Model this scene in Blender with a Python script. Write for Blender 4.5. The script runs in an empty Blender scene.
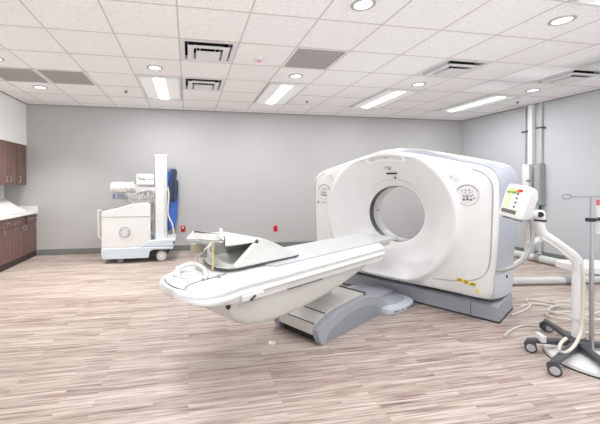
import bpy, bmesh, math, random
from mathutils import Vector, Matrix
random.seed(7)
scene = bpy.context.scene
COL = scene.collection
R = math.radians
PI = math.pi

# ------------------------------------------------------------------ materials
def lin(c):
    c = c / 255.0
    return c / 12.92 if c <= 0.04045 else ((c + 0.055) / 1.055) ** 2.4
def rgb(r, g, b): return (lin(r), lin(g), lin(b), 1)

MATS = {}
def mat(name, c, rough=0.45, metal=0.0, noise=(6.0, 0.04), bump=None, emit=None, spec=0.5, trans=0.0):
    if name in MATS: return MATS[name]
    m = bpy.data.materials.new(name); m.use_nodes = True
    nt = m.node_tree; b = nt.nodes['Principled BSDF']
    col = rgb(*c)
    tc = nt.nodes.new('ShaderNodeTexCoord')
    nz = nt.nodes.new('ShaderNodeTexNoise'); nz.inputs['Scale'].default_value = noise[0]; nz.inputs['Detail'].default_value = 4
    nt.links.new(tc.outputs['Object'], nz.inputs['Vector'])
    mx = nt.nodes.new('ShaderNodeMix'); mx.data_type = 'RGBA'
    k = 1 - noise[1]
    mx.inputs[6].default_value = (col[0]*k, col[1]*k, col[2]*k, 1)
    k = 1 + noise[1] * .6
    mx.inputs[7].default_value = (min(1, col[0]*k), min(1, col[1]*k), min(1, col[2]*k), 1)
    nt.links.new(nz.outputs['Fac'], mx.inputs[0])
    nt.links.new(mx.outputs[2], b.inputs['Base Color'])
    b.inputs['Roughness'].default_value = rough
    b.inputs['Metallic'].default_value = metal
    b.inputs['Specular IOR Level'].default_value = spec
    b.inputs['Transmission Weight'].default_value = trans
    if emit:
        b.inputs['Emission Color'].default_value = rgb(*emit[0]); b.inputs['Emission Strength'].default_value = emit[1]
    if bump:
        n2 = nt.nodes.new('ShaderNodeTexNoise'); n2.inputs['Scale'].default_value = bump[0]; n2.inputs['Detail'].default_value = 3
        nt.links.new(tc.outputs['Object'], n2.inputs['Vector'])
        bp = nt.nodes.new('ShaderNodeBump'); bp.inputs['Strength'].default_value = bump[1]; bp.inputs['Distance'].default_value = 0.01
        nt.links.new(n2.outputs['Fac'], bp.inputs['Height']); nt.links.new(bp.outputs['Normal'], b.inputs['Normal'])
    MATS[name] = m
    return m

def floor_material():
    m = bpy.data.materials.new('vinyl_planks'); m.use_nodes = True
    nt = m.node_tree; b = nt.nodes['Principled BSDF']; L = nt.links.new
    tc = nt.nodes.new('ShaderNodeTexCoord')
    br = nt.nodes.new('ShaderNodeTexBrick')
    br.inputs['Scale'].default_value = 1.0
    br.inputs['Brick Width'].default_value = 0.55; br.inputs['Row Height'].default_value = 0.034
    br.inputs['Mortar Size'].default_value = 0.0012; br.inputs['Mortar Smooth'].default_value = 0.3
    br.inputs['Color1'].default_value = (0, 0, 0, 1); br.inputs['Color2'].default_value = (1, 1, 1, 1)
    br.inputs['Mortar'].default_value = (0.2, 0.2, 0.2, 1); br.inputs['Bias'].default_value = 0
    br.offset = 0.37; br.offset_frequency = 3
    L(tc.outputs['Object'], br.inputs['Vector'])
    # shift the grain from plank to plank
    mp = nt.nodes.new('ShaderNodeMapping'); mp.inputs['Scale'].default_value = (2.6, 64.0, 1)
    L(tc.outputs['Object'], mp.inputs['Vector'])
    ad = nt.nodes.new('ShaderNodeVectorMath'); ad.operation = 'ADD'
    sc = nt.nodes.new('ShaderNodeVectorMath'); sc.operation = 'SCALE'; sc.inputs['Scale'].default_value = 9.0
    L(br.outputs['Color'], sc.inputs[0]); L(mp.outputs['Vector'], ad.inputs[0]); L(sc.outputs['Vector'], ad.inputs[1])
    n1 = nt.nodes.new('ShaderNodeTexNoise'); n1.inputs['Scale'].default_value = 1.0; n1.inputs['Detail'].default_value = 6; n1.inputs['Roughness'].default_value = 0.62
    L(ad.outputs['Vector'], n1.inputs['Vector'])
    mp2 = nt.nodes.new('ShaderNodeMapping'); mp2.inputs['Scale'].default_value = (0.55, 5.0, 1)
    L(tc.outputs['Object'], mp2.inputs['Vector'])
    n2 = nt.nodes.new('ShaderNodeTexNoise'); n2.inputs['Scale'].default_value = 1.0; n2.inputs['Detail'].default_value = 2
    L(mp2.outputs['Vector'], n2.inputs['Vector'])
    # value = grain*a + plank*b + broad*c
    def mth(op, a, bv):
        n = nt.nodes.new('ShaderNodeMath'); n.operation = op
        for i, v in enumerate((a, bv)):
            if isinstance(v, (int, float)): n.inputs[i].default_value = v
            else: L(v, n.inputs[i])
        return n.outputs[0]
    bw = nt.nodes.new('ShaderNodeRGBToBW'); L(br.outputs['Color'], bw.inputs[0])
    v = mth('ADD', mth('MULTIPLY', n1.outputs['Fac'], 0.95), mth('MULTIPLY', bw.outputs[0], 0.10))
    v = mth('ADD', v, mth('MULTIPLY', n2.outputs['Fac'], 0.24))
    cr = nt.nodes.new('ShaderNodeValToRGB')
    e = cr.color_ramp.elements
    e[0].position = 0.37; e[0].color = rgb(*FLOOR[0])
    e[1].position = 0.82; e[1].color = rgb(*FLOOR[3])
    x = e.new(0.48); x.color = rgb(*FLOOR[1])
    x = e.new(0.64); x.color = rgb(*FLOOR[2])
    L(v, cr.inputs[0])
    mx = nt.nodes.new('ShaderNodeMix'); mx.data_type = 'RGBA'; mx.blend_type = 'MULTIPLY'
    inv = mth('MULTIPLY', br.outputs['Fac'], 0.15)
    L(inv, mx.inputs[0]); L(cr.outputs['Color'], mx.inputs[6]); mx.inputs[7].default_value = (0.35, 0.3, 0.28, 1)
    L(mx.outputs[2], b.inputs['Base Color'])
    b.inputs['Roughness'].default_value = 0.42
    b.inputs['Specular IOR Level'].default_value = 0.4
    bp = nt.nodes.new('ShaderNodeBump'); bp.inputs['Strength'].default_value = 0.12; bp.inputs['Distance'].default_value = 0.002
    L(n1.outputs['Fac'], bp.inputs['Height']); L(bp.outputs['Normal'], b.inputs['Normal'])
    return m
FLOOR = [(66, 48, 44), (128, 107, 99), (174, 157, 148), (206, 195, 187)]

def wood_material():
    m = bpy.data.materials.new('dark_walnut'); m.use_nodes = True
    nt = m.node_tree; b = nt.nodes['Principled BSDF']; L = nt.links.new
    tc = nt.nodes.new('ShaderNodeTexCoord')
    mp = nt.nodes.new('ShaderNodeMapping'); mp.inputs['Scale'].default_value = (30, 30, 1.6)
    L(tc.outputs['Object'], mp.inputs['Vector'])
    n = nt.nodes.new('ShaderNodeTexNoise'); n.inputs['Scale'].default_value = 1.3; n.inputs['Detail'].default_value = 5
    L(mp.outputs['Vector'], n.inputs['Vector'])
    cr = nt.nodes.new('ShaderNodeValToRGB')
    cr.color_ramp.elements[0].position = 0.3; cr.color_ramp.elements[0].color = rgb(94, 68, 62)
    cr.color_ramp.elements[1].position = 0.7; cr.color_ramp.elements[1].color = rgb(128, 101, 93)
    L(n.outputs['Fac'], cr.inputs[0]); L(cr.outputs['Color'], b.inputs['Base Color'])
    b.inputs['Roughness'].default_value = 0.4
    return m

def tile_material():
    m = bpy.data.materials.new('acoustic_tile'); m.use_nodes = True
    nt = m.node_tree; b = nt.nodes['Principled BSDF']; L = nt.links.new
    tc = nt.nodes.new('ShaderNodeTexCoord')
    n = nt.nodes.new('ShaderNodeTexNoise'); n.inputs['Scale'].default_value = 46; n.inputs['Detail'].default_value = 3; n.inputs['Roughness'].default_value = .7
    L(tc.outputs['Object'], n.inputs['Vector'])
    cr = nt.nodes.new('ShaderNodeValToRGB')
    cr.color_ramp.elements[0].position = 0.36; cr.color_ramp.elements[0].color = rgb(238, 238, 238)
    cr.color_ramp.elements[1].position = 0.52; cr.color_ramp.elements[1].color = rgb(252, 252, 252)
    L(n.outputs['Fac'], cr.inputs[0]); L(cr.outputs['Color'], b.inputs['Base Color'])
    b.inputs['Roughness'].default_value = 0.9
    bp = nt.nodes.new('ShaderNodeBump'); bp.inputs['Strength'].default_value = 0.25; bp.inputs['Distance'].default_value = 0.004
    L(n.outputs['Fac'], bp.inputs['Height']); L(bp.outputs['Normal'], b.inputs['Normal'])
    return m

def diffuser_material(strength):
    m = bpy.data.materials.new('lamp_diffuser_%d' % int(strength*10)); m.use_nodes = True
    b = m.node_tree.nodes['Principled BSDF']
    b.inputs['Base Color'].default_value = (.9, .9, .9, 1)
    b.inputs['Emission Color'].default_value = (1, 1, .99, 1)
    b.inputs['Emission Strength'].default_value = strength
    return m

WHITE = mat('white_plastic', (226, 226, 225), 0.32)
WHITE2 = mat('white_enamel', (230, 231, 232), 0.35)
OFFW = mat('offwhite_plastic', (214, 213, 209), 0.45)
LAV = mat('lavender_grey_plastic', (178, 182, 193), 0.4)
BLUEG = mat('blue_grey_plastic', (164, 168, 176), 0.42)
PALEB = mat('pale_blue_plastic', (205, 216, 225), 0.4)
MIDG = mat('mid_grey_plastic', (150, 150, 152), 0.5)
SEAMG = mat('seam_grey', (150, 148, 145), 0.6)
DARK = mat('dark_rubber', (38, 38, 40), 0.6)
CHAR = mat('charcoal_metal', (74, 74, 78), 0.45)
STEEL = mat('brushed_steel', (176, 178, 182), 0.3, 0.8, (40, .06))
GALV = mat('painted_conduit', (196, 198, 196), 0.45, 0.1)
PIPE = mat('pale_pipe', (204, 207, 204), 0.4)
BEIGE = mat('pale_vinyl', (220, 221, 217), 0.5, 0, (9, .05), (60, .08))
CRADLE = mat('cradle_grey', (197, 199, 202), 0.3)
KHAKI = mat('khaki_plastic', (170, 162, 140), 0.5)
YPOST = mat('yellowed_acrylic', (214, 200, 150), 0.35)
RED = mat('red_plastic', (205, 22, 34), 0.4)
YEL = mat('yellow_sticker', (236, 212, 84), 0.6)
GREEN = mat('green_button', (110, 170, 90), 0.5)
ORANGE = mat('orange_button', (232, 130, 60), 0.5)
BLUE = mat('blue_vinyl', (66, 114, 200), 0.45, 0, (7, .25), (18, .2))
NAVY = mat('navy_vinyl', (58, 66, 92), 0.5, 0, (7, .2), (18, .2))
SCREEN = mat('grey_screen', (120, 124, 140), 0.25)
BTN = mat('grey_button', (160, 160, 160), 0.5)
LBTN = mat('light_button', (196, 197, 198), 0.5)
WOOD = wood_material()
LAM = mat('white_laminate', (236, 234, 230), 0.35)
WALLG = mat('grey_wall_paint', (186, 185, 185), 0.75, 0, (1.6, .06), (120, .08))
WALLB = mat('cool_grey_wall_paint', (196, 200, 204), 0.75, 0, (1.2, .03), (120, .06))
WALLW = mat('white_wall_paint', (246, 247, 246), 0.8, 0, (2, .02))
BASEB = mat('baseboard_vinyl', (122, 124, 122), 0.5)
TILE = tile_material()
TBAR = mat('ceiling_tbar', (212, 206, 203), 0.6)
GRILLE = mat('grille_grey', (172, 168, 166), 0.7, 0, (150, .22))
FLOORM = floor_material()
ACRYL = mat('frosted_acrylic', (236, 236, 232), 0.2, 0, (5, .02), None, None, .5, .45)
CABLEW = mat('white_cable', (214, 208, 199), 0.5)
CABLEG = mat('grey_cable', (160, 160, 160), 0.5)

# ------------------------------------------------------------------ mesh builder
WORLD_OF = {}
class MB:
    def __init__(s): s.bm = bmesh.new()
    def add(s, vs, fs):
        v = [s.bm.verts.new(p) for p in vs]
        for f in fs:
            try: s.bm.faces.new([v[i] for i in f])
            except ValueError: pass
        return v
    def box(s, lo, hi, M=None):
        x0, y0, z0 = lo; x1, y1, z1 = hi
        vs = [(x0,y0,z0),(x1,y0,z0),(x1,y1,z0),(x0,y1,z0),(x0,y0,z1),(x1,y0,z1),(x1,y1,z1),(x0,y1,z1)]
        if M: vs = [M @ Vector(v) for v in vs]
        s.add(vs, [(0,3,2,1),(4,5,6,7),(0,1,5,4),(1,2,6,5),(2,3,7,6),(3,0,4,7)])
        return s
    def cbox(s, c, d, M=None):
        return s.box([c[i]-d[i]/2 for i in range(3)], [c[i]+d[i]/2 for i in range(3)], M)
    def loft(s, rings, closed=True, caps=True):
        n = len(rings[0]); vr = [[s.bm.verts.new(p) for p in r] for r in rings]
        for a, b in zip(vr[:-1], vr[1:]):
            for i in range(n if closed else n-1):
                j = (i+1) % n
                try: s.bm.faces.new((a[i], a[j], b[j], b[i]))
                except ValueError: pass
        if caps:
            for r in (vr[0], vr[-1]):
                try: s.bm.faces.new(r)
                except ValueError: pass
        return s
    def torus_loft(s, rings):
        return s.loft(rings + [rings[0]], True, False)
    def prism(s, poly, axis, a, b):
        def P(u, v, w): return {'x': (w,u,v), 'y': (u,w,v), 'z': (u,v,w)}[axis]
        return s.loft([[P(u,v,a) for u,v in poly], [P(u,v,b) for u,v in poly]])
    def tube(s, pts, r, seg=10, caps=True, closed=False):
        pts = [Vector(p) for p in pts]; n = len(pts)
        rs = r if isinstance(r, (list, tuple)) else [r]*n
        up = Vector((0,0,1)); rings = []; prev = None
        for i, p in enumerate(pts):
            if closed: t = pts[(i+1)%n]-pts[i-1]
            else: t = pts[min(i+1,n-1)]-pts[max(i-1,0)]
            t.normalize()
            if prev is None:
                u = t.cross(up)
                if u.length < .05: u = t.cross(Vector((1,0,0)))
            else: u = prev - t*prev.dot(t)
            u.normalize(); prev = u; w = t.cross(u)
            rings.append([p+(u*math.cos(2*PI*k/seg)+w*math.sin(2*PI*k/seg))*rs[i] for k in range(seg)])
        if closed: return s.torus_loft(rings)
        return s.loft(rings, True, caps)
    def cyl(s, p0, p1, r0, r1=None, seg=24):
        return s.tube([p0, p1], [r0, r0 if r1 is None else r1], seg)
    def lathe(s, prof, c=(0,0,0), axis='z', seg=32):
        rings = []
        for r, h in prof:
            ring = []
            for k in range(seg):
                a = 2*PI*k/seg; u, v = r*math.cos(a), r*math.sin(a)
                q = {'z': (u,v,h), 'y': (u,h,v), 'x': (h,u,v)}[axis]
                ring.append((c[0]+q[0], c[1]+q[1], c[2]+q[2]))
            rings.append(ring)
        return s.loft(rings)
    def build(s, name, m, parent=None, M=None, bevel=0, seg=2, smooth=35, solid=0):
        bm = s.bm
        bmesh.ops.remove_doubles(bm, verts=bm.verts, dist=1e-6)
        bmesh.ops.recalc_face_normals(bm, faces=bm.faces)
        T = M if M is not None else Matrix.Identity(4)
        if parent is not None and parent.name in WORLD_OF: T = WORLD_OF[parent.name].inverted() @ T
        bm.transform(T)
        me = bpy.data.meshes.new(name); bm.to_mesh(me); bm.free()
        me.shade_smooth()
        me.set_sharp_from_angle(angle=R(smooth))
        me.materials.append(m)
        o = bpy.data.objects.new(name, me); COL.objects.link(o)
        if parent is not None:
            o.parent = parent; WORLD_OF[o.name] = WORLD_OF.get(parent.name, Matrix.Identity(4))
        if solid:
            md = o.modifiers.new('thick', 'SOLIDIFY'); md.thickness = solid; md.offset = 0
        if bevel:
            md = o.modifiers.new('bevel', 'BEVEL'); md.width = bevel; md.segments = seg; md.limit_method = 'ANGLE'; md.angle_limit = R(40)
            md.harden_normals = True; md.use_clamp_overlap = True
        return o

def smooth_path(pts, n=6, closed=False):
    P = [Vector(p) for p in pts]; out = []; m = len(P)
    rng = m if closed else m-1
    for i in range(rng):
        if closed: p0, p1, p2, p3 = P[i-1], P[i], P[(i+1)%m], P[(i+2)%m]
        else: p0, p1, p2, p3 = P[max(i-1,0)], P[i], P[i+1], P[min(i+2,m-1)]
        for k in range(n):
            t = k/n
            out.append(0.5*((2*p1)+(p2-p0)*t+(2*p0-5*p1+4*p2-p3)*t*t+(3*p1-p0-3*p2+p3)*t**3))
    if not closed: out.append(P[-1])
    return out
def chaikin(poly, it=2):
    for _ in range(it):
        q = []
        for i in range(len(poly)):
            a, b = poly[i], poly[(i+1)%len(poly)]
            q += [(a[0]*.75+b[0]*.25, a[1]*.75+b[1]*.25), (a[0]*.25+b[0]*.75, a[1]*.25+b[1]*.75)]
        poly = q
    return poly
def interp(tab, x):
    if x <= tab[0][0]: return tab[0][1]
    for (a, u), (b, v) in zip(tab[:-1], tab[1:]):
        if x <= b: return u+(v-u)*(x-a)/(b-a)
    return tab[-1][1]

def thing(name, label, cat, loc=(0,0,0), rz=0.0, group=None):
    o = bpy.data.objects.new(name, None); COL.objects.link(o)
    o.empty_display_size = .1
    o.location = loc; o.rotation_euler = (0,0,rz)
    WORLD_OF[o.name] = Matrix.Translation(loc) @ Matrix.Rotation(rz, 4, 'Z')
    return tag(o, label, cat, group)
def tag(o, label, cat, group=None):
    o['label'] = label; o['category'] = cat
    if group: o['group'] = group
    return o
def struct(name, mb, m, **k):
    o = mb.build(name, m, **k); o['kind'] = 'structure'; return o
def dup(root, loc, label, rz=None):
    r = root.copy(); COL.objects.link(r); r.location = loc; r['label'] = label
    if rz is not None: r.rotation_euler = (0,0,rz)
    for ch in list(root.children):
        c = ch.copy(); COL.objects.link(c); c.parent = r
        for g in list(ch.children):
            d = g.copy(); COL.objects.link(d); d.parent = c
    return r

# ------------------------------------------------------------------ camera
CAM_H = 1.2965; F = 335.04; YAW = 0.1769
cam = bpy.data.cameras.new('camera'); co = bpy.data.objects.new('camera', cam); COL.objects.link(co)
co.location = (0,0,CAM_H); co.rotation_euler = (PI/2, 0, -YAW)
cam.sensor_fit = 'HORIZONTAL'; cam.sensor_width = 36; cam.lens = F/600*36
cam.shift_x = (300-248.22)/600; cam.shift_y = -(212-184.23)/600
cam.clip_start = .05
scene.camera = co

# ------------------------------------------------------------------ the room
XL, XR, YB, YF, H = -3.25, 6.18, 6.68, -0.8, 2.7496
struct('floor', MB().box((XL-.1,YF,-.1),(XR+.1,YB+.1,0)), FLOORM)
struct('wall_back', MB().box((XL-.1,YB,0),(XR+.1,YB+.1,H)), WALLG)
struct('wall_right', MB().box((XR,YF,0),(XR+.1,YB,H)), WALLB)
struct('wall_left', MB().box((XL-.1,YF,0),(XL,YB,H)), WALLW)
struct('trim_1', MB().box((XL,YF,2.0),(-2.885,YB,H)), WALLW)          # the soffit above the wall cabinets
T = .6096; GX, GY = -1.3111, 2.7866
def cell(i, j): return GX+i*T, GY+j*T
VENTS = ((2,1),(2,3),(7,1),(10,1))
ce = MB()          # the tiles, left open above the four supply vents
for i in range(-4, 13):
    for j in range(-7, 7):
        if (i, j) in VENTS: continue
        x, y = cell(i, j)
        x0, x1, y0, y1 = max(XL-.1,x), min(XR+.1,x+T), max(YF,y), min(YB+.1,y+T)
        if i == -4: x0 = XL-.1
        if x1-x0 > .001 and y1-y0 > .001: ce.box((x0,y0,H),(x1,y1,H+.02))
struct('ceiling', ce, TILE)
grid = MB()
for i in range(-4, 14):
    x = GX+i*T
    if -2.88 < x < XR: grid.box((x-.007,YF,H-.003),(x+.007,YB,H+.001))
for j in range(-7, 7):
    y = GY+j*T
    if YF < y < YB: grid.box((-2.88,y-.007,H-.0035),(XR,y+.007,H+.001))
struct('trim_2', grid, TBAR)
ang = MB()
ang.box((-2.885,YB-.02,H-.012),(XR,YB,H)); ang.box((XR-.02,YF,H-.012),(XR,YB-.02,H)); ang.box((-2.885,YF,H-.012),(-2.865,YB-.02,H))
struct('trim_3', ang, mat('wall_angle', (150,146,143), .6))
struct('baseboard_back', MB().box((-2.72,YB-.012,0),(XR,YB,.105)), BASEB, bevel=.004)
struct('baseboard_right', MB().box((XR-.012,YF,0),(XR,YB-.012,.105)), BASEB, bevel=.004)

# ------------------------------------------------------------------ ceiling fittings
# troffers: a 2x4 recessed fixture with a bright centre and two side lenses
EM = diffuser_material(3.0); EM2 = mat('lens_prismatic', (226, 227, 227), .35, 0, (60, .05), None, ((255,255,250), .16))
def troffer(label, i, j):
    x, y = cell(i, j); t = thing('ceiling_light', label, 'ceiling light', (x, y, H-.03), 0, 'recessed troffer lights')
    W, L = T, 2*T; z = .018
    fr = MB()
    for a in ((.015,.015,W-.015,.045),(.015,L-.045,W-.015,L-.015),(.015,.045,.04,L-.045),(W-.04,.045,W-.015,L-.045)):
        fr.box((a[0],a[1],.004),(a[2],a[3],.028))
    fr.build('frame', WHITE, t, WORLD_OF[t.name], bevel=.002)
    c = MB(); pr = [(-.075,.022),(-.06,.008),(-.03,.001),(.03,.001),(.06,.008),(.075,.022)]
    c.loft([[(W/2+u,.05,v) for u,v in pr],[(W/2+u,L-.05,v) for u,v in pr]])
    c.build('centre_diffuser', EM, t, WORLD_OF[t.name])
    for s in (0,1):
        x0, x1 = (.045, W/2-.085) if s == 0 else (W/2+.085, W-.045)
        MB().box((x0,.05,.016),(x1,L-.05,.026)).build('side_lens', EM2, t, WORLD_OF[t.name])
    return t
tr0 = troffer('recessed troffer light above the mobile x-ray unit, leftmost in the far row', 1, 3)
for i, j, lb in ((4,3,'recessed troffer light left of the scanner, second from left in far row'),
                 (7,3,'recessed troffer light over the scanner, third from left in far row'),
                 (10,3,'recessed troffer light next to the right wall, just left of the pole top'),
                 (7,-3,'recessed troffer light cut by the top right corner of the picture')):
    dup(tr0, (*cell(i, j), H-.03), lb)

dl = thing('downlight', 'round downlight above the cabinets at the left edge of the picture', 'ceiling light', (-2.2,4.31,H-.012), 0, 'round recessed downlights')
MB().torus_loft([[(r*math.cos(2*PI*k/32), r*math.sin(2*PI*k/32), h) for k in range(32)] for r,h in ((.098,.012),(.095,.004),(.078,.0),(.070,.006),(.074,.013))]).build('trim_ring', mat('downlight_ring', (190,184,178), .35, .3), dl, WORLD_OF[dl.name])
MB().lathe([(.072,.006),(.072,.012)]).build('lamp_lens', diffuser_material(2.2), dl, WORLD_OF[dl.name])
for x, y, lb in ((-2.18,5.478,'round downlight in front of the grey back wall, nearest the left wall'),
                 (-.41,4.31,'round downlight just in front of the leftmost troffer light'),
                 (1.42,4.31,'round downlight between the grey return grille and the second troffer light'),
                 (3.29,4.35,'round downlight above the scanner beside the right pair of vents'),
                 (5.23,4.31,'round downlight near the right wall above the pale pole'),
                 (1.39,2.50,'round downlight cut by the top edge of the picture'),
                 (3.256,2.43,'round downlight nearest the top right corner of the picture')):
    dup(dl, (x, y, H-.012), lb)

def diffuser(name='air_vent'):
    t = thing(name, 'square white air vent with black slots nearest the camera, left of the grille', 'vent', (*cell(2,1), H-.004), 0, 'square supply air vents')
    M = WORLD_OF[t.name]
    d = MB(); q = [(.004,.004),(T-.004,.004),(T-.004,T-.004),(.004,T-.004)]
    d.loft([[(*p,.006) for p in q],[(*p,.13) for p in q]], True, False)
    d.bm.faces.new([d.bm.verts.new((*p,.13)) for p in q])
    d.build('duct_opening', mat('duct_black',(20,20,21),.8), t, M)
    def annulus(a, b, up, z=0):
        m = MB(); sq = lambda a: [(a,a),(T-a,a),(T-a,T-a),(a,T-a)]
        A, B = sq(a), sq(b); Bi = sq(b-.003)
        m.torus_loft([[(*p,z) for p in A],[(*p,z) for p in B],[(*p,up) for p in B],[(*p,up) for p in Bi],[(*p,z+.004) for p in Bi],[(*p,z+.004) for p in A]])
        return m
    for b in (.055,.150):          # dark plates on the near faces put the slots' shade into colour
        c = b-.006
        MB().box((c,c,.006),(T-c,c+.002,.05)).build('throat_shade', mat('duct_black',(20,20,21),.8), t, M)
    bl = MB()
    for c, z in ((.085,-.023),(.176,-.041)):
        for q in (c, T-c-.003): bl.box((q,c+.03,z),(q+.003,T-c,.045))
        bl.box((c,T-c-.003,z),(T-c,T-c,.045))
    bl.build('blade', WHITE2, t, M)
    annulus(.008,.055,.045).build('frame', WHITE2, t, M)
    annulus(.085,.150,.045,-.026).build('louver_ring', WHITE2, t, M)
    MB().box((.176,.176,-.044),(T-.176,T-.176,-.040)).build('centre_plate', WHITE2, t, M)
    for u in (.22, T-.22):
        MB().box((u-.006,.02,.05),(u+.006,T-.02,.056)).build('hanger', WHITE2, t, M)
    return t
dv = diffuser()
dup(dv, (*cell(2,3), H-.004), 'square white air vent with black slots, the smaller one right of the leftmost troffer')
dup(dv, (*cell(7,1), H-.004), 'square white air vent with black slots above the scanner top')
dup(dv, (*cell(10,1), H-.004), 'square white air vent with black slots at the right edge of the picture')

def grille_thing():
    t = thing('return_grille', 'perforated grey return grille at the far left edge of the ceiling', 'vent', (*cell(-2,3), H-.012), 0, 'perforated grey return grilles')
    M = WORLD_OF[t.name]; a = .035
    MB().box((a+.02,a+.02,.004),(T-a-.02,T-a-.02,.011)).build('perforated_panel', GRILLE, t, M)
    f = MB()
    out = [(a,a),(T-a,a),(T-a,T-a),(a,T-a)]; b = a+.022; inn = [(b,b),(T-b,b),(T-b,T-b),(b,T-b)]
    f.torus_loft([[(*p,.002) for p in out],[(*p,.002) for p in inn],[(*p,.011) for p in inn],[(*p,.011) for p in out]])
    f.build('frame', mat('grille_frame', (168,164,162), .5), t, M)
    return t
gr = grille_thing()
dup(gr, (*cell(-1,3), H-.012), 'perforated grey return grille between its left twin and the leftmost troffer')
dup(gr, (*cell(4,1), H-.012), 'perforated grey return grille in the middle of the ceiling')

def sprinkler(x, y, lb):
    t = thing('sprinkler', lb, 'sprinkler', (x, y, H-.03), 0, 'small sprinkler heads')
    M = WORLD_OF[t.name]
    MB().lathe([(.03,.028),(.032,.024),(.012,.02)]).build('escutcheon', STEEL, t, M)
    MB().lathe([(.010,.02),(.010,.004),(.020,.002),(.020,.0)]).build('deflector', CHAR, t, M)
    return t
sp = sprinkler(-.957,5.477,'small dark sprinkler head left of the leftmost troffer light')
dup(sp, (2.04,5.579,H-.03), 'small dark sprinkler head right of the second troffer light')
dup(sp, (5.70,4.969,H-.03), 'small dark sprinkler head at the top of the pale wall pole')
sm = thing('smoke_detector', 'small white ceiling detector with a red lamp near the middle of the ceiling', 'smoke detector', (.801,3.776,H-.05))
MB().lathe([(.055,.049),(.055,.035),(.045,.02),(.02,.014)]).build('housing', WHITE, sm, WORLD_OF[sm.name])
MB().lathe([(.022,.016),(.02,.003),(.012,0)]).build('red_lamp', mat('pale_red_lens', (226,150,140), .4), sm, WORLD_OF[sm.name])

# ------------------------------------------------------------------ cabinets on the left
BX = -2.715
def pull(mb, p0, p1, out=.03):
    a, b = Vector(p0), Vector(p1); o = Vector((out,0,0))
    mb.tube([a, a+o*.75, a+o+(b-a)*.08, b+o-(b-a)*.08, b+o*.75, b], .006, 8)
    return mb
def base_unit(y0, y1, doors, drawers, label):
    t = thing('base_cabinet', label, 'cabinet', (BX, (y0+y1)/2, 0), 0, 'dark wood base cabinets')
    MB().box((XL+.002,y0+.001,.09),(BX-.02,y1-.001,.765)).build('body', WOOD, t)
    MB().box((XL+.01,y0+.001,0),(BX-.004,y1-.001,.09)).build('toe_kick', mat('toe_kick_dark',(58,50,48),.6), t)
    for a, b, hy in doors:
        d = MB().box((BX-.02,a+.002,.095),(BX,b-.002,.615)).build('door', WOOD, t, bevel=.002)
        pull(MB(), (BX,hy,.53),(BX,hy,.60)).build('handle', STEEL, d)
    for a, b in drawers:
        d = MB().box((BX-.02,a+.002,.622),(BX,b-.002,.757)).build('drawer', WOOD, t, bevel=.002)
        c = (a+b)/2
        pull(MB(), (BX,c-.045,.70),(BX,c+.045,.70)).build('handle', STEEL, d)
    return t
base_unit(6.20-.04,6.674,[(6.16,6.30,6.20),(6.30,6.674,6.57)],[(6.29,6.46),(6.46,6.674)],'dark wood base cabinet standing against the grey back wall')
base_unit(5.52,6.16,[(5.52,5.80,5.55),(5.80,6.16,6.11)],[(5.52,5.78),(5.78,6.16)],'dark wood base cabinet second from the back wall')
base_unit(4.6,5.52,[(4.6,5.06,5.02),(5.06,5.52,5.10)],[(4.6,5.06),(5.06,5.52)],'dark wood base cabinet nearest the camera at the left edge')
ct = thing('countertop', 'white laminate countertop with a backsplash on the dark base cabinets', 'countertop', (-2.9,6.0,.768))
MB().box((XL+.002,4.6,.768),(BX+.025,6.674,.808)).build('worktop', LAM, ct, bevel=.004)
MB().box((-3.0,6.655,.809),(BX+.02,6.675,.905)).build('side_splash', LAM, ct, bevel=.003)
MB().box((XL+.002,4.6,.809),(XL+.022,6.65,.905)).build('back_splash', LAM, ct, bevel=.003)
pd = MB()   # white wedge shaped positioning cushions lying on the worktop
pd.prism([(-3.20,.811),(-2.76,.811),(-2.76,.835),(-2.88,.90),(-3.12,1.06),(-3.20,1.06)],'y',5.3,6.42)
wd = pd.build('wedge_cushion', mat('white_vinyl',(234,233,229),.5), None, bevel=.012, seg=3)
tag(wd,'large white wedge cushion lying on the white countertop','cushion')
def wall_unit(y0, y1, doors, label):
    t = thing('wall_cabinet', label, 'cabinet', (XL, (y0+y1)/2, 1.28), 0, 'dark wood wall cabinets')
    MB().box((XL+.002,y0+.001,1.285),(-2.905,y1-.001,1.997)).build('body', WOOD, t)
    for a, b, hy in doors:
        d = MB().box((-2.905,a+.002,1.283),(-2.885,b-.002,1.997)).build('door', WOOD, t, bevel=.002)
        pull(MB(), (-2.885,hy,1.33),(-2.885,hy,1.43)).build('handle', STEEL, d)
    return t
wall_unit(6.02,6.674,[(6.02,6.33,6.09),(6.33,6.674,6.40)],'dark wood wall cabinet reaching the grey back wall')
wall_unit(5.3,6.02,[(5.3,5.66,5.60),(5.66,6.02,5.96)],'dark wood wall cabinet second from the back wall')
bx = MB().box((-3.2,5.6,1.02+.0),(-3.05,5.72,1.03))
bx.bm.free()

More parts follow.
